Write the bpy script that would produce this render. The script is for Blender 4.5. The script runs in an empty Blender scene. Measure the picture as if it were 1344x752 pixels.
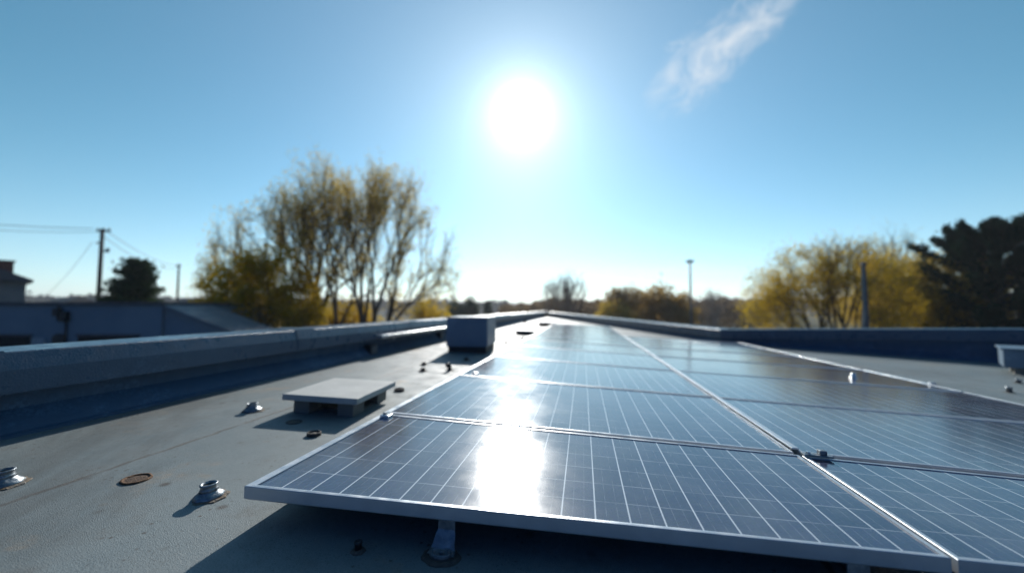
import bpy, bmesh, math, random
import numpy as np
from mathutils import Vector, Matrix

# ------------------------------------------------------------------ camera
F, W_, H_ = 500.0, 1344.0, 752.0
HY = 405.0                              # image row of the horizon
CAM = Vector((0, 0, 0.58))
YAW = math.atan(93 / F)
PITCH = math.atan((HY - 376) / F)
SC = bpy.context.scene
COL = SC.collection
FWD = Vector((-math.sin(YAW) * math.cos(PITCH), math.cos(YAW) * math.cos(PITCH), math.sin(PITCH)))
RIGHT = Vector((math.cos(YAW), math.sin(YAW), 0))
UP = RIGHT.cross(FWD)
cd = bpy.data.cameras.new("camera")
cam = bpy.data.objects.new("camera", cd)
COL.objects.link(cam)
cam.matrix_world = Matrix.Translation(CAM) @ Matrix((RIGHT, UP, -FWD)).transposed().to_4x4()
cd.sensor_width = 36
cd.lens = F / W_ * 36
cd.clip_start = 0.02
cd.clip_end = 20000
cd.dof.use_dof = True
cd.dof.focus_distance = 1.15
cd.dof.aperture_fstop = 0.92
SC.camera = cam


def ray(px, py):
    return FWD * F + RIGHT * (px - 672) + UP * (376 - py)


def P(px, py, depth):
    return CAM + ray(px, py) * (depth / F)


def MPP(depth):                         # metres per photo pixel at a depth
    return depth / F


# ------------------------------------------------------------------ light
SUN_DIR = ray(683, 178).normalized()     # the lamp
GLOW_DIR = ray(685, 150).normalized()    # middle of the aureole round it
EL = math.asin(SUN_DIR.z)
AZ = math.atan2(SUN_DIR.x, SUN_DIR.y)    # from +Y towards +X
world = bpy.data.worlds.new("World")
SC.world = world
world.use_nodes = True
nt = world.node_tree
nt.nodes.clear()


class N:
    """tiny node-tree writer"""
    def __init__(s, t): s.t = t
    def new(s, kind, **kw):
        n = s.t.nodes.new(kind)
        for k, v in kw.items():
            if k.startswith('_'):
                setattr(n, k[1:], v)
        return n
    def put(s, sock, v):
        if hasattr(v, 'is_output') or isinstance(v, bpy.types.NodeSocket):
            s.t.links.new(v, sock)
        elif v is not None:
            sock.default_value = v
    def math(s, op, a, b=None, c=None, clamp=False):
        n = s.t.nodes.new('ShaderNodeMath'); n.operation = op; n.use_clamp = clamp
        s.put(n.inputs[0], a)
        if b is not None: s.put(n.inputs[1], b)
        if c is not None: s.put(n.inputs[2], c)
        return n.outputs[0]
    def vmath(s, op, a, b=None):
        n = s.t.nodes.new('ShaderNodeVectorMath'); n.operation = op
        s.put(n.inputs[0], a)
        if b is not None: s.put(n.inputs[1], b)
        return n.outputs['Value'] if op in ('DOT_PRODUCT', 'LENGTH') else n.outputs[0]
    def mix(s, fac, a, b, blend='MIX'):
        n = s.t.nodes.new('ShaderNodeMix'); n.data_type = 'RGBA'; n.blend_type = blend
        s.put(n.inputs[0], fac)
        for sock, v in ((n.inputs[6], a), (n.inputs[7], b)):
            if isinstance(v, (tuple, list)): v = (*v[:3], 1.0)
            s.put(sock, v)
        return n.outputs[2]
    def noise(s, vec, scale, detail=4, rough=0.55, dist=0.0):
        n = s.t.nodes.new('ShaderNodeTexNoise')
        if vec is not None: s.t.links.new(vec, n.inputs['Vector'])
        n.inputs['Scale'].default_value = scale; n.inputs['Detail'].default_value = detail
        n.inputs['Roughness'].default_value = rough; n.inputs['Distortion'].default_value = dist
        return n.outputs['Fac']
    def voro(s, vec, scale, feature='F1'):
        n = s.t.nodes.new('ShaderNodeTexVoronoi'); n.feature = feature
        if vec is not None: s.t.links.new(vec, n.inputs['Vector'])
        n.inputs['Scale'].default_value = scale
        return n.outputs['Distance']
    def ramp(s, fac, lo, hi, a=0.0, b=1.0):
        n = s.t.nodes.new('ShaderNodeMapRange'); n.interpolation_type = 'SMOOTHSTEP'
        s.put(n.inputs['Value'], fac)
        n.inputs['From Min'].default_value = lo; n.inputs['From Max'].default_value = hi
        n.inputs['To Min'].default_value = a; n.inputs['To Max'].default_value = b
        return n.outputs['Result']


g = N(nt)
sky = nt.nodes.new('ShaderNodeTexSky')
sky.sky_type = 'NISHITA'
sky.sun_disc = False
sky.sun_elevation = EL
sky.sun_rotation = AZ
sky.altitude = 100
sky.air_density = 1.0
sky.dust_density = 0.15
sky.ozone_density = 2.2
tc = nt.nodes.new('ShaderNodeTexCoord')
dirv = g.vmath('NORMALIZE', tc.outputs['Generated'])
# aureole round the sun (air and thin cirrus scatter strongly forward)
ang = g.math('MULTIPLY', g.math('ARCCOSINE', g.math('MINIMUM', g.vmath('DOT_PRODUCT', dirv, tuple(GLOW_DIR)), 0.999999)), 57.2958)
core = g.math('MULTIPLY', g.math('EXPONENT', g.math('MULTIPLY', g.math('POWER', g.math('DIVIDE', ang, 1.4), 2.0), -1.0)), 38.0)
mid = g.math('ADD', g.math('MULTIPLY', g.math('EXPONENT', g.math('DIVIDE', ang, -2.2)), 2.3), g.math('MULTIPLY', g.math('EXPONENT', g.math('DIVIDE', ang, -9.0)), 0.42))
wide = g.math('MULTIPLY', g.math('EXPONENT', g.math('DIVIDE', ang, -30.0)), 0.17)
glow = g.math('ADD', g.math('ADD', core, mid), wide)
sep = nt.nodes.new('ShaderNodeSeparateXYZ'); nt.links.new(dirv, sep.inputs[0])
band = g.math('MULTIPLY', g.math('EXPONENT', g.math('DIVIDE', g.math('ABSOLUTE', sep.outputs[2]), -0.12)), g.ramp(ang, 120.0, 20.0, 0.12, 0.50))
# wisps of cirrus: stretched noise round two directions of the sky
def cirrus(pa, pb, half, strength, scale, seed):
    a, b = ray(*pa).normalized(), ray(*pb).normalized()
    c = (a + b).normalized(); u = (b - a); L = u.length / 2; u.normalize(); v = c.cross(u)
    dz = g.math('MAXIMUM', g.vmath('DOT_PRODUCT', dirv, tuple(c)), 0.01)
    uu = g.math('DIVIDE', g.math('DIVIDE', g.vmath('DOT_PRODUCT', dirv, tuple(u)), dz), L)
    vv = g.math('DIVIDE', g.math('DIVIDE', g.vmath('DOT_PRODUCT', dirv, tuple(v)), dz), half)
    cm = nt.nodes.new('ShaderNodeCombineXYZ')
    g.put(cm.inputs[0], g.math('MULTIPLY', uu, 1.0)); g.put(cm.inputs[1], g.math('MULTIPLY', vv, 0.6)); cm.inputs[2].default_value = seed
    warp = g.noise(cm.outputs[0], 1.6, 3)
    vv2 = g.math('ADD', vv, g.math('MULTIPLY', g.math('SUBTRACT', warp, 0.5), 2.2))
    r = g.math('ADD', g.math('POWER', g.math('ABSOLUTE', uu), 2.4), g.math('POWER', g.math('ABSOLUTE', vv2), 2.0))
    body = g.ramp(r, 1.25, 0.0)
    n = g.noise(cm.outputs[0], scale, 8, 0.62, 0.6)
    m = g.math('MULTIPLY', body, g.ramp(n, 0.30, 0.74))
    return g.math('MULTIPLY', m, strength, clamp=True)
c1 = cirrus((850, 142), (1075, -52), 0.066, 0.85, 2.3, 4.7)
c2 = cirrus((700, 352), (1040, 356), 0.018, 0.35, 2.0, 8.4)
c3 = cirrus((870, 62), (905, 58), 0.012, 0.35, 3.0, 5.4)
away = g.ramp(ang, 52.0, 108.0)  # unseen sky behind is darkened to deep blue, added to deepen the shadows
near = g.ramp(ang, 60.0, 8.0)          # brighter tint towards the sun
sepz = nt.nodes.new('ShaderNodeSeparateXYZ'); nt.links.new(dirv, sepz.inputs[0])
low = g.math('EXPONENT', g.math('DIVIDE', g.math('ABSOLUTE', sepz.outputs[2]), -0.16))
skyc = g.mix(1.0, sky.outputs[0], g.mix(away, g.mix(low, g.mix(near, (0.25, 0.79, 0.78), (0.50, 0.94, 0.95)), (0.66, 0.80, 0.98)), (0.022, 0.19, 0.44)), 'MULTIPLY')
bg1 = nt.nodes.new('ShaderNodeBackground'); bg1.inputs[1].default_value = 0.13
nt.links.new(skyc, bg1.inputs[0])
bg2 = nt.nodes.new('ShaderNodeBackground'); bg2.inputs[0].default_value = (1.0, 0.985, 0.985, 1)
nt.links.new(glow, bg2.inputs[1])
bgc = nt.nodes.new('ShaderNodeBackground'); bgc.inputs[0].default_value = (0.86, 0.93, 1.0, 1); bgc.inputs[1].default_value = 0.8
cf = g.math('MAXIMUM', g.math('MAXIMUM', c1, c2), c3)
mxc = nt.nodes.new('ShaderNodeMixShader')
nt.links.new(cf, mxc.inputs[0]); nt.links.new(bg1.outputs[0], mxc.inputs[1]); nt.links.new(bgc.outputs[0], mxc.inputs[2])
add = nt.nodes.new('ShaderNodeAddShader')
bg3 = nt.nodes.new('ShaderNodeBackground'); bg3.inputs[0].default_value = (1.0, 0.90, 0.80, 1); nt.links.new(band, bg3.inputs[1])
add2 = nt.nodes.new('ShaderNodeAddShader')
nt.links.new(bg2.outputs[0], add2.inputs[0]); nt.links.new(bg3.outputs[0], add2.inputs[1])
nt.links.new(mxc.outputs[0], add.inputs[0]); nt.links.new(add2.outputs[0], add.inputs[1])
wo = nt.nodes.new('ShaderNodeOutputWorld')
nt.links.new(add.outputs[0], wo.inputs[0])

sl = bpy.data.lights.new("sun", 'SUN')
sl.energy = 5.0
sl.angle = math.radians(0.5)
sl.color = (1.0, 0.965, 0.91)
sun = bpy.data.objects.new("sun", sl)
sun.rotation_euler = SUN_DIR.to_track_quat('Z', 'Y').to_euler()
COL.objects.link(sun)
SC.view_settings.view_transform = 'Standard'
SC.view_settings.look = 'None'
SC.view_settings.exposure = 0
SC.view_settings.gamma = 1
SC.view_settings.use_curve_mapping = False

# ------------------------------------------------------------------ helpers
rng = np.random.default_rng(7)
random.seed(7)
BETA = math.radians(2.0)                 # the roof falls to the right
XP = -0.90                               # left edge of the panels: roof height 0 here


def roof_z(x): return -(x - XP) * math.tan(BETA)


def on_plane(px, py, off):               # point of the roof plane raised by off
    d = ray(px, py)
    t = (XP * math.tan(BETA) + off - CAM.z) / (d.z + d.x * math.tan(BETA))
    return CAM + d * t


def mesh_obj(name, verts, faces, mat, parent=None, smooth=False):
    me = bpy.data.meshes.new(name)
    me.from_pydata([tuple(v) for v in verts], [], [tuple(f) for f in faces])
    me.update()
    if smooth:
        for p in me.polygons: p.use_smooth = True
    o = bpy.data.objects.new(name, me)
    COL.objects.link(o)
    if mat: me.materials.append(mat)
    if parent: o.parent = parent
    return o


def bm_obj(name, bm, mat, parent=None, smooth=False, bevel=0.0, segs=2):
    bmesh.ops.recalc_face_normals(bm, faces=bm.faces[:])
    me = bpy.data.meshes.new(name); bm.to_mesh(me); bm.free()
    o = bpy.data.objects.new(name, me); COL.objects.link(o)
    if mat: me.materials.append(mat)
    if smooth:
        for p in me.polygons: p.use_smooth = True
    if parent: o.parent = parent
    if bevel:
        m = o.modifiers.new('bevel', 'BEVEL'); m.width = bevel; m.segments = segs; m.limit_method = 'ANGLE'
    return o


def tag(o, label=None, cat=None, group=None, kind=None):
    if label: o['label'] = label
    if cat: o['category'] = cat
    if group: o['group'] = group
    if kind: o['kind'] = kind
    return o


def empty(name, loc, rot=(0, 0, 0)):
    o = bpy.data.objects.new(name, None)
    o.empty_display_size = 0.1
    o.location = loc; o.rotation_euler = rot
    COL.objects.link(o)
    return o


def add_box(bm, x0, x1, y0, y1, z0, z1, M=None):
    vs = [bm.verts.new((x, y, z)) for z in (z0, z1) for x, y in ((x0, y0), (x1, y0), (x1, y1), (x0, y1))]
    for f in ((3, 2, 1, 0), (4, 5, 6, 7), (0, 1, 5, 4), (1, 2, 6, 5), (2, 3, 7, 6), (3, 0, 4, 7)):
        bm.faces.new([vs[i] for i in f])
    if M is not None: bmesh.ops.transform(bm, matrix=M, verts=vs)
    return vs


def add_lathe(bm, prof, n=24, M=None, jitter=0.0):
    rings = []
    for r, z in prof:
        if r < 1e-6:
            rings.append([bm.verts.new((0, 0, z))])
        else:
            rings.append([bm.verts.new((r * math.cos(2 * math.pi * k / n) * (1 + jitter * math.sin(k * 2.3 + z * 90)),
                                        r * math.sin(2 * math.pi * k / n) * (1 + jitter * math.sin(k * 1.7 + 2)), z)) for k in range(n)])
    for a, b in zip(rings, rings[1:]):
        for k in range(n):
            q = [a[k % len(a)], a[(k + 1) % len(a)], b[(k + 1) % len(b)], b[k % len(b)]]
            q2 = []
            for v in q:
                if v not in q2: q2.append(v)
            if len(q2) > 2: bm.faces.new(q2)
    if M is not None: bmesh.ops.transform(bm, matrix=M, verts=[v for r in rings for v in r])


def add_tube(bm, pts, r, n=8, r2=None):
    pts = [Vector(p) for p in pts]
    rings = []
    for i, p in enumerate(pts):
        d = (pts[min(i + 1, len(pts) - 1)] - pts[max(i - 1, 0)]).normalized()
        a = d.orthogonal().normalized(); b = d.cross(a)
        if rings:                          # keep the frame from twisting
            a = (pa - d * pa.dot(d)).normalized(); b = d.cross(a)
        pa = a
        rr = r if r2 is None else r + (r2 - r) * i / (len(pts) - 1)
        rings.append([bm.verts.new(p + (a * math.cos(2 * math.pi * k / n) + b * math.sin(2 * math.pi * k / n)) * rr) for k in range(n)])
    for a, b in zip(rings, rings[1:]):
        for k in range(n):
            bm.faces.new((a[k], a[(k + 1) % n], b[(k + 1) % n], b[k]))
    bm.faces.new(rings[0][::-1]); bm.faces.new(rings[-1])


def prism(bm, poly, z0, z1):
    a = [bm.verts.new((x, y, z0(x) if callable(z0) else z0)) for x, y in poly]
    b = [bm.verts.new((x, y, z1(x) if callable(z1) else z1)) for x, y in poly]
    bm.faces.new(a[::-1]); bm.faces.new(b)
    n = len(poly)
    for i in range(n):
        bm.faces.new((a[i], a[(i + 1) % n], b[(i + 1) % n], b[i]))


# ------------------------------------------------------------------ materials
def new_mat(name):
    m = bpy.data.materials.new(name); m.use_nodes = True
    t = m.node_tree; b = t.nodes['Principled BSDF']
    return m, N(t), b


def wcoord(g):                            # world position in metres
    return g.t.nodes.new('ShaderNodeNewGeometry').outputs['Position']


def ocoord(g):
    return g.t.nodes.new('ShaderNodeTexCoord').outputs['Object']


def bump(g, b, h, strength, dist):
    n = g.t.nodes.new('ShaderNodeBump')
    n.inputs['Strength'].default_value = strength; n.inputs['Distance'].default_value = dist
    g.put(n.inputs['Height'], h); g.t.links.new(n.outputs[0], b.inputs['Normal'])


def simple(name, c1, c2, scale=6.0, rough=0.6, metal=0.0, bs=0.0, bscale=60.0, spec=None, world=True, rvar=0.1):
    m, g, b = new_mat(name)
    v = wcoord(g) if world else ocoord(g)
    n = g.noise(v, scale, 6, 0.6)
    g.put(b.inputs['Base Color'], g.mix(g.ramp(n, 0.32, 0.68), c1, c2))
    g.put(b.inputs['Roughness'], g.ramp(g.noise(v, scale * 2.3, 4), 0.3, 0.7, max(rough - rvar, 0.02), min(rough + rvar, 1)))
    b.inputs['Metallic'].default_value = metal
    if spec is not None: b.inputs['Specular IOR Level'].default_value = spec
    if bs: bump(g, b, g.noise(v, bscale, 5), bs, 0.01)
    return m


def roof_material():
    m, g, b = new_mat('roof_coating')
    v = wcoord(g)
    big = g.noise(v, 0.9, 5, 0.6)
    med = g.noise(v, 7.0, 6, 0.65)
    fine = g.noise(v, 430.0, 4, 0.7)
    grit = g.voro(v, 420.0)
    pores = g.voro(v, 150.0)
    c = g.mix(g.ramp(big, 0.3, 0.7), (0.145, 0.180, 0.182), (0.205, 0.242, 0.242))
    c = g.mix(g.ramp(med, 0.52, 0.75, 0, 0.55), c, (0.14, 0.135, 0.12))
    c = g.mix(g.ramp(fine, 0.50, 0.68, 0, 0.8), c, (0.075, 0.08, 0.078))
    c = g.mix(g.ramp(fine, 0.46, 0.30, 0, 0.45), c, (0.33, 0.34, 0.32))
    c = g.mix(g.math('MULTIPLY', g.ramp(pores, 0.27, 0.12), g.ramp(g.noise(v, 6.0, 4), 0.42, 0.58), clamp=True), c, (0.05, 0.05, 0.047))
    c = g.mix(g.ramp(g.noise(v, 0.55, 7, 0.72, 0.8), 0.48, 0.62, 0, 0.65), c, (0.095, 0.098, 0.09))
    # dirt speckles and scars with a shape of their own
    sp = g.voro(v, 9.0)
    c = g.mix(g.math('MULTIPLY', g.ramp(sp, 0.20, 0.04), g.ramp(g.noise(v, 1.7, 3), 0.47, 0.57), clamp=True), c, (0.07, 0.06, 0.05))
    tiny = g.voro(v, 34.0)
    c = g.mix(g.math('MULTIPLY', g.ramp(tiny, 0.22, 0.08), g.ramp(g.noise(v, 4.0, 3), 0.46, 0.6), clamp=True), c, (0.08, 0.07, 0.06))
    # rusty bloom
    c = g.mix(g.math('MULTIPLY', g.ramp(g.noise(v, 3.1, 6, 0.7), 0.56, 0.74), 0.5), c, (0.33, 0.22, 0.12))
    # lap seams running along the roof
    sx = g.t.nodes.new('ShaderNodeSeparateXYZ'); g.t.links.new(v, sx.inputs[0])
    wob = g.math('MULTIPLY', g.math('SUBTRACT', g.noise(v, 5.0, 5, 0.7), 0.5), 0.05)
    xx = g.math('ADD', sx.outputs[0], wob)
    per = g.math('ABSOLUTE', g.math('SUBTRACT', g.math('PINGPONG', g.math('ADD', xx, 1.62), 1.1), 0.0))
    seam = g.math('MULTIPLY', g.ramp(per, 0.014, 0.004), g.ramp(g.noise(v, 3.2, 4, 0.7), 0.34, 0.48), clamp=True)
    c = g.mix(g.math('MULTIPLY', seam, 0.8), c, (0.09, 0.075, 0.06))
    g.put(b.inputs['Base Color'], c)
    g.put(b.inputs['Roughness'], g.ramp(med, 0.3, 0.7, 0.52, 0.70))
    b.inputs['Specular IOR Level'].default_value = 0.5
    h = g.math('ADD', g.math('MULTIPLY', fine, 0.5), g.math('MULTIPLY', grit, 0.5))
    h = g.math('ADD', h, g.math('MULTIPLY', med, 0.8))
    h = g.math('SUBTRACT', h, g.math('MULTIPLY', seam, 0.8))
    bump(g, b, h, 0.8, 0.0020)
    return m


def painted(name, c1, c2, rough, grain=150.0, gs=0.35):
    m, g, b = new_mat(name)
    v = wcoord(g)
    n = g.noise(v, 1.6, 6, 0.62)
    c = g.mix(g.ramp(n, 0.3, 0.7), c1, c2)
    mp = g.t.nodes.new('ShaderNodeMapping'); g.t.links.new(v, mp.inputs[0]); mp.inputs['Scale'].default_value = (9, 9, 0.8)
    streak = g.noise(mp.outputs[0], 1.2, 5, 0.6)
    c = g.mix(g.ramp(streak, 0.55, 0.8, 0, 0.45), c, tuple(x * 0.55 for x in c1))
    wear = g.math('MULTIPLY', g.ramp(g.noise(v, 2.1, 7, 0.7, 0.5), 0.52, 0.66), g.ramp(g.noise(v, 70.0, 3, 0.6), 0.40, 0.62))
    c = g.mix(g.math('MULTIPLY', wear, 0.35), c, tuple(min(x * 2.2 + .03, .8) for x in c2))
    sp = g.voro(v, 40.0)
    c = g.mix(g.math('MULTIPLY', g.ramp(sp, 0.15, 0.05), g.ramp(g.noise(v, 2.5, 3), 0.5, 0.62), clamp=True), c, (0.1, 0.1, 0.1))
    g.put(b.inputs['Base Color'], c)
    g.put(b.inputs['Roughness'], g.ramp(g.noise(v, 12, 4), 0.3, 0.7, rough - 0.08, rough + 0.1))
    bump(g, b, g.math('ADD', g.noise(v, grain, 4, 0.6), g.math('MULTIPLY', n, 1.5)), gs, 0.006)
    return m


def cell_material():
    m, g, b = new_mat('solar_cells')
    tcn = g.t.nodes.new('ShaderNodeTexCoord')
    uv = tcn.outputs['UV']
    sx = g.t.nodes.new('ShaderNodeSeparateXYZ'); g.t.links.new(uv, sx.inputs[0])
    u, v = sx.outputs[0], sx.outputs[1]
    pos = wcoord(g)

    def line(c, k, off, w, soft):
        f = g.math('FRACT', g.math('ADD', g.math('MULTIPLY', c, k), off + 0.5))
        d = g.math('ABSOLUTE', g.math('SUBTRACT', f, 0.5))
        return g.ramp(d, w * (1 + soft), w * (1 - soft))
    fl = g.vmath('FLOOR', uv)
    wn = g.t.nodes.new('ShaderNodeTexWhiteNoise'); wn.noise_dimensions = '3D'
    info = g.t.nodes.new('ShaderNodeObjectInfo')
    cmb = g.t.nodes.new('ShaderNodeCombineXYZ'); g.t.links.new(info.outputs['Random'], cmb.inputs[2])
    g.t.links.new(g.vmath('ADD', fl, cmb.outputs[0]), wn.inputs['Vector'])
    c = g.mix(wn.outputs['Value'], (0.022, 0.030, 0.072), (0.034, 0.042, 0.096))
    cry = g.t.nodes.new('ShaderNodeTexVoronoi'); g.t.links.new(pos, cry.inputs['Vector']); cry.inputs['Scale'].default_value = 220
    c = g.mix(0.35, c, g.mix(0.5, (0.02, 0.025, 0.05), cry.outputs['Color']), 'SOFT_LIGHT')
    main = line(u, 1.0, 0.0, 0.021, 0.35)
    brk = g.ramp(g.noise(pos, 26.0, 3, 0.6), 0.42, 0.58, 0.15, 0.8)
    sub = g.math('MULTIPLY', line(u, 3.0, 0.0, 0.022, 0.5), brk)
    cross = g.math('MULTIPLY', line(v, 1.0, 0.0, 0.016, 0.4), g.ramp(g.noise(pos, 9.0, 3, 0.6), 0.4, 0.6, 0.25, 0.75))
    fing = g.math('MULTIPLY', line(v, 14.0, 0.0, 0.10, 0.6), 0.06)
    ln = g.math('MAXIMUM', g.math('MAXIMUM', main, g.math('MULTIPLY', sub, 0.30)), g.math('MAXIMUM', g.math('MULTIPLY', cross, 0.55), fing))
    c = g.mix(ln, c, (0.66, 0.69, 0.72))
    # a film of dust on the glass
    dust = g.ramp(g.noise(pos, 3.5, 6, 0.65), 0.35, 0.8, 0.02, 0.20)
    wv = g.voro(pos, 7.0)
    mark = g.math('MULTIPLY', g.math('MULTIPLY', g.ramp(wv, 0.24, 0.20), g.ramp(wv, 0.13, 0.19)), g.ramp(g.noise(pos, 2.3, 3), 0.52, 0.62))
    dust = g.math('ADD', dust, g.math('MULTIPLY', mark, 0.06))
    speck = g.math('MULTIPLY', g.ramp(g.voro(pos, 85.0), 0.13, 0.05), g.ramp(g.noise(pos, 9, 2), 0.5, 0.65), clamp=True)
    c = g.mix(g.math('ADD', dust, g.math('MULTIPLY', speck, 0.25), clamp=True), c, (0.42, 0.42, 0.40))
    g.put(b.inputs['Base Color'], c)
    rn = g.ramp(g.noise(pos, 5.0, 5, 0.6), 0.3, 0.7, 0.105, 0.155)
    g.put(b.inputs['Roughness'], rn)
    b.inputs['IOR'].default_value = 1.80
    b.inputs['Specular IOR Level'].default_value = 0.5
    b.inputs['Coat Weight'].default_value = 0.0
    h = g.math('ADD', g.noise(pos, 420.0, 2, 0.5), g.math('MULTIPLY', g.noise(pos, 2.0, 2, 0.5), 2.0))
    bump(g, b, h, 0.07, 0.0012)
    return m


def leaf_mat(name, a, b_, trans=0.45):
    m, g, b = new_mat(name)
    t = m.node_tree
    v = wcoord(g)
    n = g.noise(v, 0.55, 4, 0.6)
    r = g.t.nodes.new('ShaderNodeNewGeometry').outputs['Random Per Island']
    c = g.mix(g.math('ADD', g.math('MULTIPLY', g.ramp(n, 0.35, 0.65), 0.65), g.math('MULTIPLY', r, 0.35)), a, b_)
    di = t.nodes.new('ShaderNodeBsdfDiffuse'); tr = t.nodes.new('ShaderNodeBsdfTranslucent')
    t.links.new(c, di.inputs[0]); t.links.new(c, tr.inputs[0])
    mx = t.nodes.new('ShaderNodeMixShader'); mx.inputs[0].default_value = trans
    t.links.new(di.outputs[0], mx.inputs[1]); t.links.new(tr.outputs[0], mx.inputs[2])
    t.links.new(mx.outputs[0], t.nodes['Material Output'].inputs[0])
    return m


M = dict(
    roof=roof_material(),
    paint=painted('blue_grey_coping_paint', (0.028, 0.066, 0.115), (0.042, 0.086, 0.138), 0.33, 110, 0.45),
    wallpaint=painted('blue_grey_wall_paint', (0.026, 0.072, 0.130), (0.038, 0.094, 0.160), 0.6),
    frame=simple('aluminium_frame', (0.52, 0.55, 0.58), (0.60, 0.63, 0.65), 9, 0.38, 0.50, 0.02, 300),
    alu=simple('bright_aluminium', (0.7, 0.7, 0.7), (0.8, 0.8, 0.79), 14, 0.3, 0.9, 0.1, 200),
    zinc=simple('galvanised_metal', (0.16, 0.18, 0.20), (0.32, 0.35, 0.37), 40, 0.42, 0.75, 0.2, 90),
    cells=cell_material(),
    back=simple('white_backsheet', (0.3, 0.3, 0.3), (0.36, 0.36, 0.36), 5, 0.6),
    dark=simple('dark_metal', (0.03, 0.032, 0.035), (0.05, 0.05, 0.05), 20, 0.5, 0.3, 0.1),
    rubber=simple('black_rubber', (0.018, 0.018, 0.018), (0.03, 0.03, 0.03), 30, 0.7, 0, 0.2),
    concrete=painted('weathered_concrete', (0.42, 0.42, 0.39), (0.55, 0.54, 0.50), 0.75, 120, 0.5),
    brickleg=painted('mortar_block', (0.16, 0.15, 0.13), (0.25, 0.23, 0.20), 0.85, 90, 0.6),
    duct=painted('grey_sheet_metal', (0.13, 0.19, 0.25), (0.16, 0.22, 0.28), 0.4, 60, 0.1),
    rust=simple('rusty_iron', (0.10, 0.045, 0.02), (0.22, 0.12, 0.06), 60, 0.85, 0.2, 0.6, 140),
    stain=simple('rust_stained_sealant', (0.13, 0.12, 0.105), (0.20, 0.13, 0.07), 70, 0.8, 0, 0.5, 160),
    grate=simple('rusty_grit', (0.045, 0.028, 0.018), (0.17, 0.10, 0.06), 170, 0.9, 0, 0.8, 220),
    tar=simple('bitumen_patch', (0.05, 0.045, 0.04), (0.12, 0.10, 0.08), 30, 0.8, 0, 0.5, 120),
    bark=simple('bark', (0.05, 0.038, 0.028), (0.09, 0.07, 0.052), 6, 0.9, 0, 0.5, 20),
    twig=simple('grey_twigs', (0.20, 0.165, 0.14), (0.28, 0.235, 0.20), 3, 0.9),
    wood=simple('weathered_pole_wood', (0.05, 0.042, 0.035), (0.09, 0.075, 0.06), 4, 0.85, 0, 0.3, 30),
    steel=simple('grey_steel', (0.08, 0.095, 0.115), (0.12, 0.135, 0.15), 6, 0.5, 0.4),
    wire=simple('black_cable', (0.03, 0.03, 0.03), (0.05, 0.05, 0.05), 5, 0.6),
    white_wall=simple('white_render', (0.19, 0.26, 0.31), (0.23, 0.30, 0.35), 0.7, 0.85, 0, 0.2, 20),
    grey_wall=simple('grey_render', (0.20, 0.22, 0.21), (0.26, 0.27, 0.26), 0.8, 0.85, 0, 0.2, 20),
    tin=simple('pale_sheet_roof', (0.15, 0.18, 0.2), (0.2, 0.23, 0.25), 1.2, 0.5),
    slate=simple('dark_slate', (0.07, 0.075, 0.085), (0.12, 0.12, 0.13), 2.5, 0.6, 0, 0.3, 15),
    brick=simple('dark_brick', (0.12, 0.045, 0.035), (0.18, 0.07, 0.055), 6, 0.85, 0, 0.4, 25),
    tile=simple('brown_roof_tile', (0.16, 0.09, 0.065), (0.24, 0.15, 0.11), 2, 0.8, 0, 0.3, 12),
    glass=simple('dark_window', (0.01, 0.012, 0.014), (0.02, 0.022, 0.025), 3, 0.08),
    opening=simple('dark_doorway', (0.012, 0.012, 0.014), (0.025, 0.022, 0.022), 3, 0.8),
    blind=simple('pale_shutter', (0.32, 0.36, 0.38), (0.42, 0.45, 0.46), 5, 0.6),
    ground=simple('dry_grass_and_asphalt', (0.06, 0.065, 0.035), (0.12, 0.105, 0.06), 0.05, 0.95, 0, 0.3, 2, spec=0.05),
    hill=simple('far_woods_ground', (0.055, 0.05, 0.035), (0.10, 0.085, 0.06), 0.03, 0.95),
    gold=leaf_mat('golden_leaves', (0.52, 0.36, 0.05), (0.38, 0.29, 0.05), 0.6),
    olive=leaf_mat('olive_gold_leaves', (0.50, 0.38, 0.07), (0.68, 0.46, 0.08), 0.62),
    yellow=leaf_mat('yellow_leaves', (0.66, 0.43, 0.03), (0.46, 0.34, 0.03), 0.6),
    tan=leaf_mat('tan_gold_leaves', (0.42, 0.27, 0.08), (0.34, 0.22, 0.06), 0.55),
    needle=leaf_mat('dark_needles', (0.010, 0.032, 0.018), (0.020, 0.050, 0.025), 0.12),
    green=leaf_mat('dark_green_leaves', (0.03, 0.055, 0.025), (0.055, 0.075, 0.03), 0.25),
    brush=leaf_mat('brown_brush', (0.20, 0.145, 0.09), (0.28, 0.20, 0.11), 0.4),
)
M['hillwood'] = leaf_mat('far_woodland', (0.055, 0.058, 0.045), (0.10, 0.085, 0.06), 0.2)

# ------------------------------------------------------------------ ground, hills
GZ = -4.6


def terrain():
    n = 90
    xs = np.sign(np.linspace(-1, 1, n)) * np.abs(np.linspace(-1, 1, n)) ** 2.2 * 2400
    ys = np.linspace(-1, 1, n); ys = np.sign(ys) * np.abs(ys) ** 2.2 * 2400
    vs = [(x, y, GZ + 0.0) for y in ys for x in xs]
    fs = [(j * n + i, j * n + i + 1, (j + 1) * n + i + 1, (j + 1) * n + i) for j in range(n - 1) for i in range(n - 1)]
    tag(mesh_obj('ground', vs, fs, M['ground']), kind='structure')


terrain()


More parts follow.
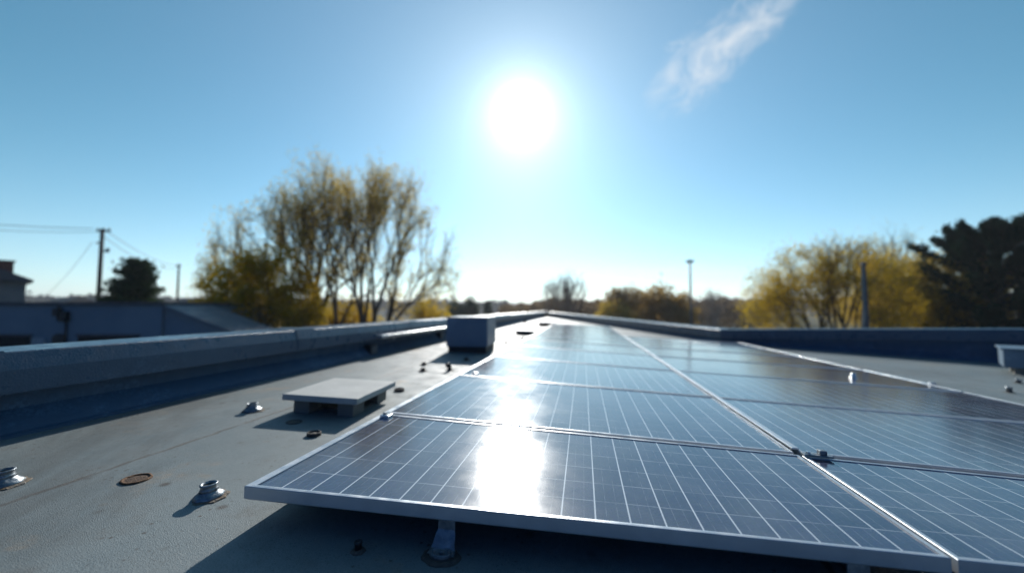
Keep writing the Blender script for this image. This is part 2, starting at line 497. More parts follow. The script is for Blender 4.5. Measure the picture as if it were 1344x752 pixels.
def hills(name, dist, prof, wid, mat):
    """ridge standing across the view; prof: photo (px, py) crest points turned into real heights"""
    px = np.linspace(prof[0][0], prof[-1][0], 160)
    py = np.interp(px, [p[0] for p in prof], [p[1] for p in prof]) + np.convolve(rng.normal(0, 0.9, 172), np.ones(13) / 6, 'valid')[:160]
    cross = [(-wid, 0), (-wid * .5, .55), (-wid * .2, .9), (0, 1), (wid * .5, .7), (wid, 0)]
    vs, fs = [], []
    for a, b in zip(px, py):
        for o, k in cross:
            q = P(a, b, dist); base = P(a, HY, dist + o)
            zt = max(q.z, GZ + 2)
            vs.append((base.x, base.y, GZ - 0.5 + (zt - GZ) * k))
    m = len(cross)
    for i in range(159):
        for j in range(m - 1):
            fs.append((i * m + j, (i + 1) * m + j, (i + 1) * m + j + 1, i * m + j + 1))
    return tag(mesh_obj(name, vs, fs, mat, smooth=True), kind='structure')


hills('hills', 900, [(-350, 394), (-200, 392), (60, 391), (200, 392), (300, 394), (600, 395), (690, 398), (760, 396), (930, 395), (990, 393), (1100, 392), (1500, 388), (1700, 390)], 220, M['hill'])


# ------------------------------------------------------------------ vegetation
def leaf_mesh(name, pts, size, mat, parent=None, up=0.0, aspect=1.0):
    pts = np.asarray(pts, float); n = len(pts)
    a = rng.normal(size=(n, 3)); a[:, 2] += up * 2; a /= np.linalg.norm(a, axis=1)[:, None]
    t = rng.normal(size=(n, 3)); b = np.cross(a, t); b /= np.linalg.norm(b, axis=1)[:, None]
    s = size * rng.uniform(0.6, 1.4, (n, 1))
    v = np.stack([pts - a * s * aspect, pts + b * s * .5 - a * s * .1 * aspect, pts + a * s * aspect, pts - b * s * .5 + a * s * .1 * aspect], 1).reshape(-1, 3)
    me = bpy.data.meshes.new(name)
    me.vertices.add(4 * n); me.vertices.foreach_set('co', v.ravel())
    me.loops.add(4 * n); me.loops.foreach_set('vertex_index', np.arange(4 * n, dtype=np.int32))
    me.polygons.add(n); me.polygons.foreach_set('loop_start', np.arange(0, 4 * n, 4, dtype=np.int32))
    me.materials.append(mat); me.update(calc_edges=True); me.validate()
    o = bpy.data.objects.new(name, me); COL.objects.link(o)
    if parent: o.parent = parent
    return o


def seg_mesh(name, segs, mat, parent):
    """segs: rows of p0, p1, r0, r1 -> tapered tubes in one mesh"""
    vs, fs = [], []
    for p0, p1, r0, r1 in segs:
        n = 7 if r0 > 0.08 else (4 if r0 > 0.02 else 3)
        d = (p1 - p0); L = np.linalg.norm(d)
        if L < 1e-6: continue
        d = d / L
        a = np.cross(d, (0.31, 0.77, 0.55)); a /= np.linalg.norm(a); b = np.cross(d, a)
        k = len(vs)
        for p, r in ((p0 - d * r0 * .3, r0), (p1 + d * r1 * .3, r1)):
            for i in range(n):
                t = 2 * math.pi * i / n
                vs.append(p + (a * math.cos(t) + b * math.sin(t)) * r)
        for i in range(n):
            fs.append((k + i, k + (i + 1) % n, k + n + (i + 1) % n, k + n + i))
    return mesh_obj(name, vs, fs, mat, parent, smooth=True)


def nrm(v): return v / (np.linalg.norm(v) + 1e-9)


def fan_tree(name, label, px, depth, top, halfw, stems, leaf, leafn, leafs, group=None, lean=(4, 40), gens=7, sig=0.15, bark='bark', thick=1.0,
             split=(13, 27), trop=0.02, droop=0.0, low=0.14, twigs=1, inner=0.0, skew=(0, 0)):
    """upright fan of forking limbs ending in a haze of fine twigs"""
    global rng
    rng = np.random.default_rng(int(px * 13 + depth))
    base = P(px, HY, depth); base.z = GZ
    root = empty(name, base)
    Hh = P(px, top, depth).z - GZ
    segs, pts = [], []

    def limb(p, d, L, r, g):
        n = 3
        for i in range(n):
            d = nrm(d + rng.normal(0, .055, 3) + np.array((0, 0, trop - droop * g / gens)))
            q = p + d * L / n
            segs.append((p, q, r * (1 - .1 * i), r * (1 - .1 * (i + 1))))
            if g >= gens - 3:
                pts.append(q)
                for _ in range(twigs if g == gens - 1 else 1):
                    sd = nrm(np.cross(d, rng.normal(size=3)))
                    td = nrm(d * .8 + sd * rng.uniform(.35, .8) + np.array((0, 0, .1)))
                    Lt = L * rng.uniform(.5, 1.0)
                    t1 = q + td * Lt * .5; t2 = t1 + nrm(td + rng.normal(0, .2, 3)) * Lt * .5
                    segs.append((q, t1, r * .30, r * .22)); segs.append((t1, t2, r * .22, r * .12))
                    pts.append(t1); pts.append(t2)
            elif inner and rng.random() < inner:
                pts.append(q + rng.normal(0, .5, 3))
            p = q
        if g < gens:
            k = 3 if rng.random() < .28 else 2
            a0 = rng.uniform(0, 6.283)
            sd0 = nrm(np.cross(d, (0.3, .5, .81))); sd1 = np.cross(d, sd0)
            for j in range(k):
                a = math.radians(rng.uniform(*split)); az = a0 + j * 6.283 / k + rng.uniform(-.4, .4)
                nd = nrm(d * math.cos(a) + (sd0 * math.cos(az) + sd1 * math.sin(az)) * math.sin(a))
                limb(p, nd, L * rng.uniform(.72, .98), r * rng.uniform(.56, .70), g + 1)

    for k in range(stems):
        az = 6.283 * (k + rng.uniform(-.3, .3)) / stems
        el = math.radians(lean[0] + (lean[1] - lean[0]) * ((k * .618) % 1))
        d = nrm(np.array((math.sin(el) * math.cos(az) + skew[0], math.sin(el) * math.sin(az), math.cos(el))))
        p0 = np.array((math.cos(az), math.sin(az), 0)) * .014 * Hh * (stems > 1)
        segs.append((p0 - np.array((0, 0, .3)), p0 + d * Hh * low * .5, .019 * Hh * thick, .016 * Hh * thick))
        limb(p0 + d * Hh * low * .5, d, Hh * .155, .015 * Hh * thick, 1)
    A = np.array(pts)
    S = np.array((halfw * MPP(depth) / np.percentile(np.abs(A[:, 0]), 97), halfw * .62 * MPP(depth) / np.percentile(np.abs(A[:, 1]), 97), Hh / np.percentile(A[:, 2], 98.5)))
    def fit(a):
        a = a * S; R = halfw * MPP(depth)
        q = np.hypot(a[..., 0], a[..., 1] / .62) / R                  # crowns round off towards the sides
        lim = Hh * (.93 - .26 * np.clip(q, 0, 1.4) ** 2)
        z = a[..., 2]; a[..., 2] = np.where(z > lim, lim + (z - lim) * .68, z)
        sh = np.where(q > 1, (1 + (q - 1) * .4) / np.maximum(q, 1e-6), 1.0)
        a[..., 0] *= sh; a[..., 1] *= sh
        return a
    seg_mesh('trunk', [(fit(a), fit(b), r0, r1) for a, b, r0, r1 in segs], M[bark], root)
    if leafn:
        A = fit(A)
        k = rng.integers(0, len(A), leafn)
        # leaves thin out where a limb has already shed
        shed = np.sin(A[k][:, 0] * 1.1 + px) + np.sin(A[k][:, 2] * .9 + 2) + np.sin(A[k][:, 1] * 1.3)
        k = k[shed + rng.normal(0, .8, leafn) > -1.0]
        leaf_mesh('crown', A[k] + rng.normal(0, sig, (len(k), 3)), leafs, M[leaf], root)
    return tag(root, label, 'tree', group)


def conifer(name, label, px, depth, top, halfw, leafn, leafs, mat, group=None, power=0.9, clump=0.25, droop=0.12, levels=26, bottom=0.12):
    global rng
    rng = np.random.default_rng(int(px * 5 + depth))
    base = P(px, HY, depth); base.z = GZ
    root = empty(name, base)
    Hh = P(px, top, depth).z - GZ; R = halfw * MPP(depth)
    segs = [(np.array((0, 0, -.2)), np.array((0, 0, Hh * .5)), .022 * Hh, .014 * Hh), (np.array((0, 0, Hh * .5)), np.array((0, 0, Hh * .99)), .014 * Hh, .003 * Hh)]
    pts = []
    for k in range(levels):
        z = Hh * (bottom + (0.97 - bottom) * k / levels)
        rr = R * ((1 - (z / Hh - bottom) / (1 - bottom)) ** power) * 1.0 + 0.04 * R
        for j in range(7):
            az = rng.uniform(0, 6.283); r = rr * rng.uniform(.55, 1.12)
            tip = np.array((r * math.cos(az), r * math.sin(az), z + r * rng.uniform(-droop, .45)))
            st = np.array((0, 0, z))
            mid_ = (st + tip) / 2 - np.array((0, 0, .06 * r))
            segs += [(st, mid_, .006 * Hh, .004 * Hh), (mid_, tip, .004 * Hh, .0015 * Hh)]
            for t in np.linspace(.25, 1.0, 9):
                pts.append((1 - t) ** 2 * st + 2 * t * (1 - t) * mid_ + t * t * tip)
    pts = np.array(pts)
    seg_mesh('trunk', segs, M['bark'], root)
    k = rng.integers(0, len(pts), leafn)
    q = pts[k] + rng.normal(0, clump, (leafn, 3)) * np.array((1, 1, .6))
    leaf_mesh('crown', q, leafs, M[mat], root, up=0.4, aspect=1.2)
    return tag(root, label, 'tree', group)


def shrub(name, label, px, depth, top, halfw, leafn, leafs, mat, group=None, cat='shrub'):
    global rng
    rng = np.random.default_rng(int(px * 7 + depth))
    base = P(px, HY, depth); base.z = GZ
    root = empty(name, base)
    Hh = P(px, top, depth).z - GZ; R = halfw * MPP(depth)
    segs, pts = [], []
    for k in range(40):
        d = nrm(rng.normal(size=3) * np.array((1, 1, .5)) + np.array((0, 0, .45)))
        d[2] = abs(d[2])
        tip = np.array((d[0] * R, d[1] * R, Hh * .45 + d[2] * Hh * .52))
        st = np.array((0, 0, Hh * .1)); m_ = np.array((tip[0] * .35, tip[1] * .35, Hh * .4))
        segs += [(st, m_, .012 * Hh, .007 * Hh), (m_, tip, .007 * Hh, .002 * Hh)]
        for t in np.linspace(.5, 1, 5): pts.append(m_ + (tip - m_) * t)
    segs.append((np.array((0, 0, -.2)), np.array((0, 0, Hh * .15)), .03 * Hh, .02 * Hh))
    pts = np.array(pts)
    seg_mesh('trunk', segs, M['bark'], root)
    k = rng.integers(0, len(pts), leafn)
    leaf_mesh('crown', pts[k] + rng.normal(0, R * .13, (leafn, 3)), leafs, M[mat], root)
    return tag(root, label, cat, group)


# the big spreading pair left of the sun
BIG = 'pair of large half-bare autumn trees'
fan_tree('autumn_tree', 'large olive gold tree of open fanning limbs, right half of the big pair', 484, 24, 216, 120, 5, 'olive', 34000, 0.056, BIG, lean=(4, 54), sig=.15, gens=6, twigs=2, split=(17, 33), thick=.9)
fan_tree('autumn_tree', 'large olive gold tree of many dark stems, left half of the big pair', 412, 25, 208, 128, 5, 'olive', 44000, 0.058, BIG, lean=(4, 50), sig=.16, gens=6, twigs=2, split=(17, 33), thick=.9)
fan_tree('autumn_tree', 'low dense yellow tree in front of the large pair, beside the white building', 338, 21, 328, 82, 6, 'yellow', 46000, 0.075, lean=(15, 68), gens=6, sig=.2, droop=.14, split=(16, 34))
shrub('shrub', 'yellow bush behind parapet under the big tree, left of the dark round tree', 556, 30, 393, 42, 6000, 0.12, 'yellow', 'yellow bushes under the big trees')
shrub('shrub', 'yellow bush between the two big tree trunks behind the parapet', 455, 28, 385, 40, 6000, 0.12, 'yellow', 'yellow bushes under the big trees')
shrub('shrub', 'golden bush lowest at the sloping roof end of the white building', 285, 23, 395, 34, 5000, 0.11, 'yellow', 'yellow bushes under the big trees')
conifer('conifer_tree', 'dark bushy conifer standing between the two wooden poles', 178, 27, 336, 54, 17000, 0.13, 'green', power=0.75, clump=0.2, levels=24)
shrub('round_tree', 'dark green round tree beyond the parapet, above the grey vent box', 607, 60, 386, 20, 5000, 0.3, 'green', cat='tree')
conifer('conifer_tree', 'tiny dark pointed conifer beyond the parapet, right of the round tree', 640, 70, 393, 7, 1200, 0.3, 'green', levels=12, clump=.3)
# middle distance
fan_tree('bare_tree', 'bare grey winter tree beyond the far roof corner, leafless twigs', 746, 40, 354, 36, 6, None, 0, .1, lean=(2, 34), gens=5, bark='twig', thick=1.0, twigs=2)
fan_tree('autumn_tree', 'pale thinning gold tree, leftmost of the trio beside the lamp post', 822, 44, 374, 32, 4, 'tan', 5000, .12, 'trio of gold trees by the lamp post', lean=(4, 40), gens=6, sig=.2)
shrub('autumn_tree', 'dense brown gold rounded tree nearest left of the lamp post', 872, 46, 373, 37, 9000, 0.18, 'tan', 'trio of gold trees by the lamp post', cat='tree')
shrub('autumn_tree', 'low yellow bushy tree in front of the pale thinning gold tree', 808, 42, 394, 28, 5000, 0.16, 'gold', 'trio of gold trees by the lamp post', cat='tree')
fan_tree('bare_tree', 'bare brown tree right behind the lamp post, leafless twigs', 932, 55, 376, 28, 5, None, 0, .1, lean=(2, 36), gens=5, bark='twig', thick=1.0)
fan_tree('bare_tree', 'small bare tree on the brown scrub left of the yellow tree', 976, 70, 388, 11, 3, None, 0, .1, lean=(2, 30), gens=5, bark='twig', thick=1.0)
# right-hand trees
YEL = 'yellow trees behind the right parapet'
fan_tree('autumn_tree', 'bright yellow spreading tree left of the grey post, trunk and limbs showing', 1092, 24, 312, 102, 5, 'yellow', 40000, 0.062, YEL, lean=(4, 58), sig=.2, droop=.10, split=(15, 32))
fan_tree('autumn_tree', 'dense darker yellow olive tree between the grey post and the dark pine', 1218, 26, 330, 98, 6, 'olive', 60000, 0.07, YEL, lean=(6, 64), sig=.26, droop=.12, split=(15, 32))
fan_tree('autumn_tree', 'thin upright gold tree rising behind the grey post', 1160, 31, 300, 52, 4, 'gold', 9000, 0.06, YEL, lean=(2, 32), gens=6, sig=.16)


def pine(px, depth, top, halfw, label):
    global rng
    rng = np.random.default_rng(11)
    base = P(px, HY, depth); base.z = GZ
    root = empty('pine_tree', base)
    Hh = P(px, top, depth).z - GZ; R = halfw * MPP(depth)
    segs = [(np.array((0, 0, -.2)), np.array((.1, 0, Hh * .55)), .03 * Hh, .018 * Hh), (np.array((.1, 0, Hh * .55)), np.array((0, .1, Hh * .9)), .018 * Hh, .005 * Hh)]
    pts, ups = [], []
    for k in range(74):
        t = (k + .5) / 74; z = Hh * (.18 + .60 * t)
        rr = R * (1.0 - .55 * t ** 1.6) * rng.uniform(.6, 1.0)
        az = k * 2.4 + rng.uniform(-.35, .35)
        rise = rng.uniform(.02, .35) + .75 * t ** 1.5
        tip = np.array((rr * math.cos(az), rr * math.sin(az), min(z + rr * rise, Hh * rng.uniform(.90, 1.04))))
        st = np.array((0, 0, z)); m_ = np.array((tip[0] * .62, tip[1] * .62, st[2] + (tip[2] - st[2]) * .28))
        segs += [(st, m_, .008 * Hh, .005 * Hh), (m_, tip, .005 * Hh, .0015 * Hh)]
        for s_ in np.linspace(.35, 1.0, 12):
            c = (1 - s_) ** 2 * st + 2 * s_ * (1 - s_) * m_ + s_ * s_ * tip
            tw = nrm(np.array((math.cos(az), math.sin(az), .9)) + rng.normal(0, .35, 3)) * rr * .16 * (1.25 - s_ * .5)
            segs.append((c, c + tw, .002 * Hh, .0008 * Hh))
            for f in np.linspace(0, 1, 6): pts.append(c + tw * f)
    pts = np.array(pts)
    seg_mesh('trunk', segs, M['bark'], root)
    n = 58000; k = rng.integers(0, len(pts), n)
    leaf_mesh('crown', pts[k] + rng.normal(0, .11, (n, 3)), .11, M['needle'], root, up=.6, aspect=1.5)
    tag(root, label, 'tree')


pine(1310, 23, 258, 100, 'large dark pine with upswept branches at the right edge')


def brush_band(name, pxs, depth, n, size, mat, tops, spread=14):
    """far scrub and woodland that reads as one mass"""
    px = rng.uniform(pxs[0], pxs[1], n)
    top = np.interp(px, [t[0] for t in tops], [t[1] for t in tops]) + 1.3 * np.sin(px * .31) + 1.6 * np.sin(px * .083 + 1) + rng.normal(0, 1.0, n)
    pts = []
    for a, t in zip(px, top):
        dd = depth + rng.uniform(-spread, spread)
        z1 = P(a, t, depth).z; f = 1 - abs(rng.normal(0, .42))
        q = P(a, HY, dd)
        pts.append((q.x, q.y, GZ + max(f, 0.02) * (z1 - GZ)))
    o = leaf_mesh(name, pts, size, M[mat])
    return tag(o, kind='stuff')


brush_band('scrub', (655, 1010), 75, 30000, .3, 'brush', [(655, 404), (690, 398), (760, 393), (800, 398), (905, 394), (960, 397), (1010, 398)])
brush_band('woodland', (-500, 700), 300, 16000, 2.0, 'hillwood', [(-500, 394), (0, 392), (140, 391), (300, 394), (590, 398), (700, 400)], 50)
brush_band('woodland', (680, 2000), 320, 18000, 2.0, 'hillwood', [(680, 400), (780, 398), (990, 394), (1300, 392), (2000, 390)], 50)

# ------------------------------------------------------------------ neighbouring buildings
VF = Vector((FWD.x, FWD.y, 0)).normalized()          # level forward
def frame_at(px, depth):                              # empty whose X runs across the view
    o = P(px, HY, depth); o.z = GZ
    return o, (0, 0, YAW)


D = 15.0; mp = MPP(D)
o, r = frame_at(213, D)
root = empty('white_building', o, r)
Ht = P(213, 398, D).z - GZ
bm = bmesh.new()
add_box(bm, -13, 0, 0.0, 7.5, -0.3, Ht - 0.08)
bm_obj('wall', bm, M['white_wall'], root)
bm = bmesh.new(); add_box(bm, -13.12, 0.1, -0.1, 7.6, Ht - 0.077, Ht + 0.05); bm_obj('roof', bm, M['slate'], root)
xw = 118 * mp; zl = Ht - 47 * mp                       # lean-to wing, its roof falling to the right
bm = bmesh.new()
vs = []
for y in (0.12, 2.3):
    vs += [bm.verts.new(v) for v in ((0.003, y, -0.3), (xw, y, -0.3), (xw, y, zl - .1), (0.003, y, Ht - .25))]
for f in ((0, 1, 2, 3), (7, 6, 5, 4), (1, 5, 6, 2), (3, 2, 6, 7), (0, 4, 5, 1), (0, 3, 7, 4)): bm.faces.new([vs[i] for i in f])
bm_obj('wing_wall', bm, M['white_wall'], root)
bm = bmesh.new(); vs = []
for y in (-0.06, 2.45):
    vs += [bm.verts.new(v) for v in ((0.105, y, Ht - .245), (xw + .25, y, zl - .17), (xw + .25, y, zl - .03), (0.105, y, Ht - .07))]
for f in ((0, 1, 2, 3), (7, 6, 5, 4), (1, 5, 6, 2), (3, 2, 6, 7), (0, 4, 5, 1), (0, 3, 7, 4)): bm.faces.new([vs[i] for i in f])
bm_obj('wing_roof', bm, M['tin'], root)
zo = P(100, 441, D).z - GZ
for x0, x1 in ((-213 - 60, -213 + 44), (-108, -28)):
    bm = bmesh.new(); add_box(bm, x0 * mp, x1 * mp, -.02, .06, zo - 2.0, zo); w = bm_obj('garage_opening', bm, M['opening'], root)
    bm = bmesh.new(); add_box(bm, x0 * mp - .06, x1 * mp + .06, -.05, -.021, zo, zo + .09); bm_obj('lintel', bm, M['slate'], w)
bm = bmesh.new(); add_box(bm, (-213 + 45) * mp, (-213 + 63) * mp, -.03, .05, zo - 1.3, zo - .08); bm_obj('shutter', bm, M['blind'], root)
bm = bmesh.new()                                       # conduit and service boxes on the wall
x = (-213 + 90) * mp; zc = P(90, 418, D).z - GZ
add_tube(bm, [(x - .35, -.05, Ht - .1), (x - .35, -.05, zc), (x - .33, -.05, zc - .08), (x - .06, -.05, zc - .1), (x, -.05, zc - .18), (x, -.05, zc - 2.4)], .035, 8)
bm_obj('pipe', bm, M['dark'], root, True)
bm = bmesh.new(); add_box(bm, x - .42, x - .2, -.2, -.01, zc + .1, zc + .4); bm_obj('meter_box', bm, M['dark'], root, bevel=.01)
bm = bmesh.new(); add_box(bm, x - .12, x + .1, -.2, -.012, zc - .1, zc + .28); bm_obj('meter_box', bm, M['dark'], root, bevel=.01)
bm = bmesh.new(); add_lathe(bm, [(0, 0), (.22, 0), (.25, .06), (.25, .12), (0, .14)], 20, Matrix.Translation((x - .2, -.005, zc - .82)) @ Matrix.Rotation(math.radians(90), 4, 'X'))
bm_obj('wall_vent', bm, M['dark'], root)
tag(root, 'long low white building with dark garage openings beyond the left parapet', 'building')

# house at the left edge
D = 25.0; mp = MPP(D)
o, r = frame_at(32, D)
root = empty('house', o, (0, 0, YAW + math.radians(55)))
He = P(32, 368, D).z - GZ
bm = bmesh.new(); add_box(bm, -9, 0, 0, 8, -.3, He); bm_obj('wall', bm, M['grey_wall'], root)
bm = bmesh.new()
pr = [(-9.35, He - .12), (-9.35, He + .03), (-4.5, He + 2.3), (.28, He + .03), (.28, He - .12)]
va = [bm.verts.new((x_, -.35, z_)) for x_, z_ in pr]; vb = [bm.verts.new((x_, 8.35, z_)) for x_, z_ in pr]
bm.faces.new(va); bm.faces.new(vb[::-1])
for i in range(5): bm.faces.new((va[i], vb[i], vb[(i + 1) % 5], va[(i + 1) % 5]))
rf = bm_obj('roof', bm, M['slate'], root)
zc = P(10, 341, D).z - GZ
bm = bmesh.new(); add_box(bm, -1.55, -.5, 1.2, 2.2, He + .1, zc - .08); ch = bm_obj('chimney', bm, M['brick'], rf)
bm = bmesh.new(); add_box(bm, -1.62, -.43, 1.13, 2.27, zc - .077, zc); bm_obj('chimney_cap', bm, M['dark'], ch)
bm = bmesh.new(); add_box(bm, -3.1, -2.0, -.03, .05, He - 1.6, He - .4); w = bm_obj('window', bm, M['glass'], root)
tag(root, 'grey house with dark roof and red brick chimney at the left edge', 'house')

# far houses
for k, (px, dd, top, wid, dep, lab) in enumerate([
        (62, 95, 389, 9, 8, 'brown-roofed far house nearest the grey house, low on the skyline'),
        (108, 110, 391, 12, 8, 'brown-roofed far house just left of the wooden utility pole'),
        (262, 90, 391, 10, 8, 'brown-roofed far house between the second pole and the yellow trees')]):
    o, r = frame_at(px, dd); root = empty('far_house', o, (0, 0, YAW + .3 * (k - 1)))
    hh = P(px, top, dd).z - GZ
    bm = bmesh.new(); add_box(bm, -wid / 2, wid / 2, 0, dep, -.3, hh - 2.2); bm_obj('wall', bm, M['grey_wall'], root)
    bm = bmesh.new()
    va = [bm.verts.new(v) for v in ((-wid / 2 - .3, -.4, hh - 2.2), (-wid / 2 - .3, dep / 2, hh), (-wid / 2 - .3, dep + .4, hh - 2.2))]
    vb = [bm.verts.new((wid / 2 + .3, v.co.y, v.co.z)) for v in va]
    bm.faces.new(va); bm.faces.new(vb[::-1])
    for i in range(3): bm.faces.new((va[i], vb[i], vb[(i + 1) % 3], va[(i + 1) % 3]))
    bm_obj('roof', bm, M['tile'], root)
    for wx in (-wid * .25, wid * .2):
        bm = bmesh.new(); add_box(bm, wx - .5, wx + .5, -.03, .05, hh - 4.2, hh - 3.0); bm_obj('window', bm, M['glass'], root)
    tag(root, lab, 'house', 'far brown-roofed houses')

# ------------------------------------------------------------------ poles and wires
def pole_at(px, depth): o, r = frame_at(px, depth); return o, r


D1 = 29.0; mp = MPP(D1)
o, r = pole_at(128, D1); root = empty('utility_pole', o, r)
Hp = P(128, 299, D1).z - GZ
bm = bmesh.new(); add_tube(bm, [(0, 0, -.3), (0.02, 0, Hp * .5), (0, 0, Hp)], .17, 10, .12); bm_obj('post', bm, M['wood'], root, True)
bm = bmesh.new(); add_box(bm, -.25, .75, -.2, -.1, Hp - .28, Hp - .14); bm_obj('crossarm', bm, M['wood'], root)
for x in (-.2, .3, .68):
    bm = bmesh.new(); add_lathe(bm, [(0, 0), (.05, 0), (.06, .08), (.035, .1), (.055, .16), (0, .18)], 10, Matrix.Translation((x, -.15, Hp - .14))); bm_obj('insulator', bm, M['steel'], root, True)
bm = bmesh.new(); add_box(bm, .12, .55, -.06, .06, P(0, 329, D1).z - GZ - .06, P(0, 329, D1).z - GZ + .06); add_lathe(bm, [(0, 0), (.1, 0), (.12, .3), (0, .34)], 12, Matrix.Translation((.5, 0, P(0, 329, D1).z - GZ - .1))); bm_obj('bracket', bm, M['steel'], root)
bm = bmesh.new(); add_box(bm, -.4, -.1, -.05, .05, P(0, 318, D1).z - GZ - .05, P(0, 318, D1).z - GZ + .05); bm_obj('bracket', bm, M['steel'], root)
tag(root, 'tall dark wooden utility pole with short crossarm left of the bushy conifer', 'utility pole')
D2 = 48.0
o, r = pole_at(232, D2); root2 = empty('utility_pole', o, r)
Hq = P(232, 346, D2).z - GZ
bm = bmesh.new(); add_tube(bm, [(0, 0, -.3), (0, 0, Hq)], .16, 10, .11); bm_obj('post', bm, M['wood'], root2, True)
bm = bmesh.new(); add_box(bm, -.35, .35, -.18, -.1, Hq - .35, Hq - .2); bm_obj('crossarm', bm, M['wood'], root2)
tag(root2, 'thinner distant wooden pole between the bushy conifer and big trees', 'utility pole')


def wire(a, b, sag, r, label, group='overhead wires on the utility pole'):
    a, b = Vector(a), Vector(b)
    bm = bmesh.new()
    add_tube(bm, [a.lerp(b, t) - Vector((0, 0, sag * 4 * t * (1 - t))) for t in np.linspace(0, 1, 17)], r, 5)
    tag(bm_obj('power_line', bm, M['wire'], None, True), label, 'wire', group)


wire(P(-190, 276, 24), P(122, 300, D1), .25, .022, 'upper black wire running left from the pole top')
wire(P(-190, 282, 24), P(132, 304, D1), .4, .018, 'lower black wire running left from the crossarm')
wire(P(140, 303, D1), P(233, 349, D2), .5, .022, 'upper black wire falling right to the distant pole')
wire(P(134, 309, D1), P(230, 353, D2), .7, .02, 'lower black wire falling right to the distant pole')
wire(P(121, 318, D1), P(60, 388, 34), .3, .014, 'thin slanting wire from the pole down to the left houses')

o, r = pole_at(907, 38); root = empty('lamp_post', o, r)
Hl = P(907, 343, 38).z - GZ
bm = bmesh.new(); add_tube(bm, [(0, 0, -.3), (0, 0, Hl - .1)], .13, 10, .09); bm_obj('post', bm, M['steel'], root, True)
bm = bmesh.new(); add_box(bm, -.3, .32, -.25, .25, Hl - .1, Hl + .14); bm_obj('lamp_head', bm, M['dark'], root, bevel=.03)
tag(root, 'slim grey lamp post with square head beside the gold trees', 'lamp post')

o, r = pole_at(1136, 17); root = empty('steel_post', o, r)
Hs = P(1136, 348, 17).z - GZ; mp = MPP(17)
bm = bmesh.new(); vs = []
for z_, xa, xb, yd in ((-.3, -.26, .07, .08), (Hs - 3.2, -.22, .07, .08), (Hs - 2.0, -.09, .07, .07), (Hs - .5, -.06, .065, .06), (Hs, -.04, .06, .05)):
    vs.append([bm.verts.new(v) for v in ((xa, -yd, z_), (xb, -yd, z_), (xb, yd, z_), (xa, yd, z_))])
for a, b in zip(vs, vs[1:]):
    for i in range(4): bm.faces.new((a[i], a[(i + 1) % 4], b[(i + 1) % 4], b[i]))
bm.faces.new(vs[0][::-1]); bm.faces.new(vs[-1])
bm_obj('post', bm, M['steel'], root)
bm = bmesh.new(); add_lathe(bm, [(0, 0), (.09, 0), (.11, .05), (.09, .14), (0, .17)], 14, Matrix.Translation((.02, 0, Hs))); bm_obj('cap', bm, M['steel'], root)
tag(root, 'grey flared steel post in front of the yellow trees at right', 'post')

# ------------------------------------------------------------------ the roof we stand on
XW = -2.42                                # left parapet wall face
Y_END = 25.0
YR = 8.5                                  # right parapet, runs across
XR = 3.0                                 # return of the right parapet
YC = 11.0
poly = [(-2.6, -6), (14, -6), (14, 4.4), (2.95, YR + .2), (-2.15, Y_END + .3), (-2.6, Y_END + .3)]
bm = bmesh.new(); prism(bm, poly, GZ - .3, roof_z)
tag(bm_obj('roof', bm, M['roof']), kind='structure')

# left parapet: upstand with cant strip, and coping in lengths
root = empty('parapet_wall', (XW, 5, roof_z(XW)))
zr = roof_z(XW)
def extrude(name, prof, y0, y1, mat, parent, bevel=0.0):
    bm = bmesh.new()
    a = [bm.verts.new((x, y0, z)) for x, z in prof]; b = [bm.verts.new((x, y1, z)) for x, z in prof]
    n = len(prof)
    bm.faces.new(a); bm.faces.new(b[::-1])
    for i in range(n): bm.faces.new((a[i], b[i], b[(i + 1) % n], a[(i + 1) % n]))
    ob = bm_obj(name, bm, mat, None, bevel=bevel)
    if parent:
        ob.parent = parent; ob.matrix_parent_inverse = Matrix.Translation(-parent.location)
    return ob


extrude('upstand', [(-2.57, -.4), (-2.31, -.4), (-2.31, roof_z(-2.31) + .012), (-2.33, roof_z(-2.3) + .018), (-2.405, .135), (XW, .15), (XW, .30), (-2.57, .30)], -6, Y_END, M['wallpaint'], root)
ZT = .401
prof = [(-2.625, .2), (-2.575, .2), (-2.573, .302), (-2.415, .302), (-2.405, .225), (-2.32, .225), (-2.32, .325), (-2.346, ZT), (-2.605, ZT + .006), (-2.625, ZT - .012)]
ys = [-6, -3.6, -1.2, 1.06, 2.9, 5.0, 7.4, 9.8, 12.2, 14.6, 17.0, 19.4, 21.8, Y_END + .35]
for k, (a, b) in enumerate(zip(ys, ys[1:])):
    dz = [0, .002, -.002, .001][k % 4]
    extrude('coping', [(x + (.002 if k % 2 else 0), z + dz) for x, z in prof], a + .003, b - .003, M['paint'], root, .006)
    # joint cover plate
    c = .11
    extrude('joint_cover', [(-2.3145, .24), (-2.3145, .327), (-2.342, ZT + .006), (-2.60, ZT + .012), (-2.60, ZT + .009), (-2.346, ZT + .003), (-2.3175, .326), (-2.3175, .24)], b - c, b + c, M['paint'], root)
tag(root, 'long blue-grey parapet wall with bevelled coping along the left roof edge', 'parapet')


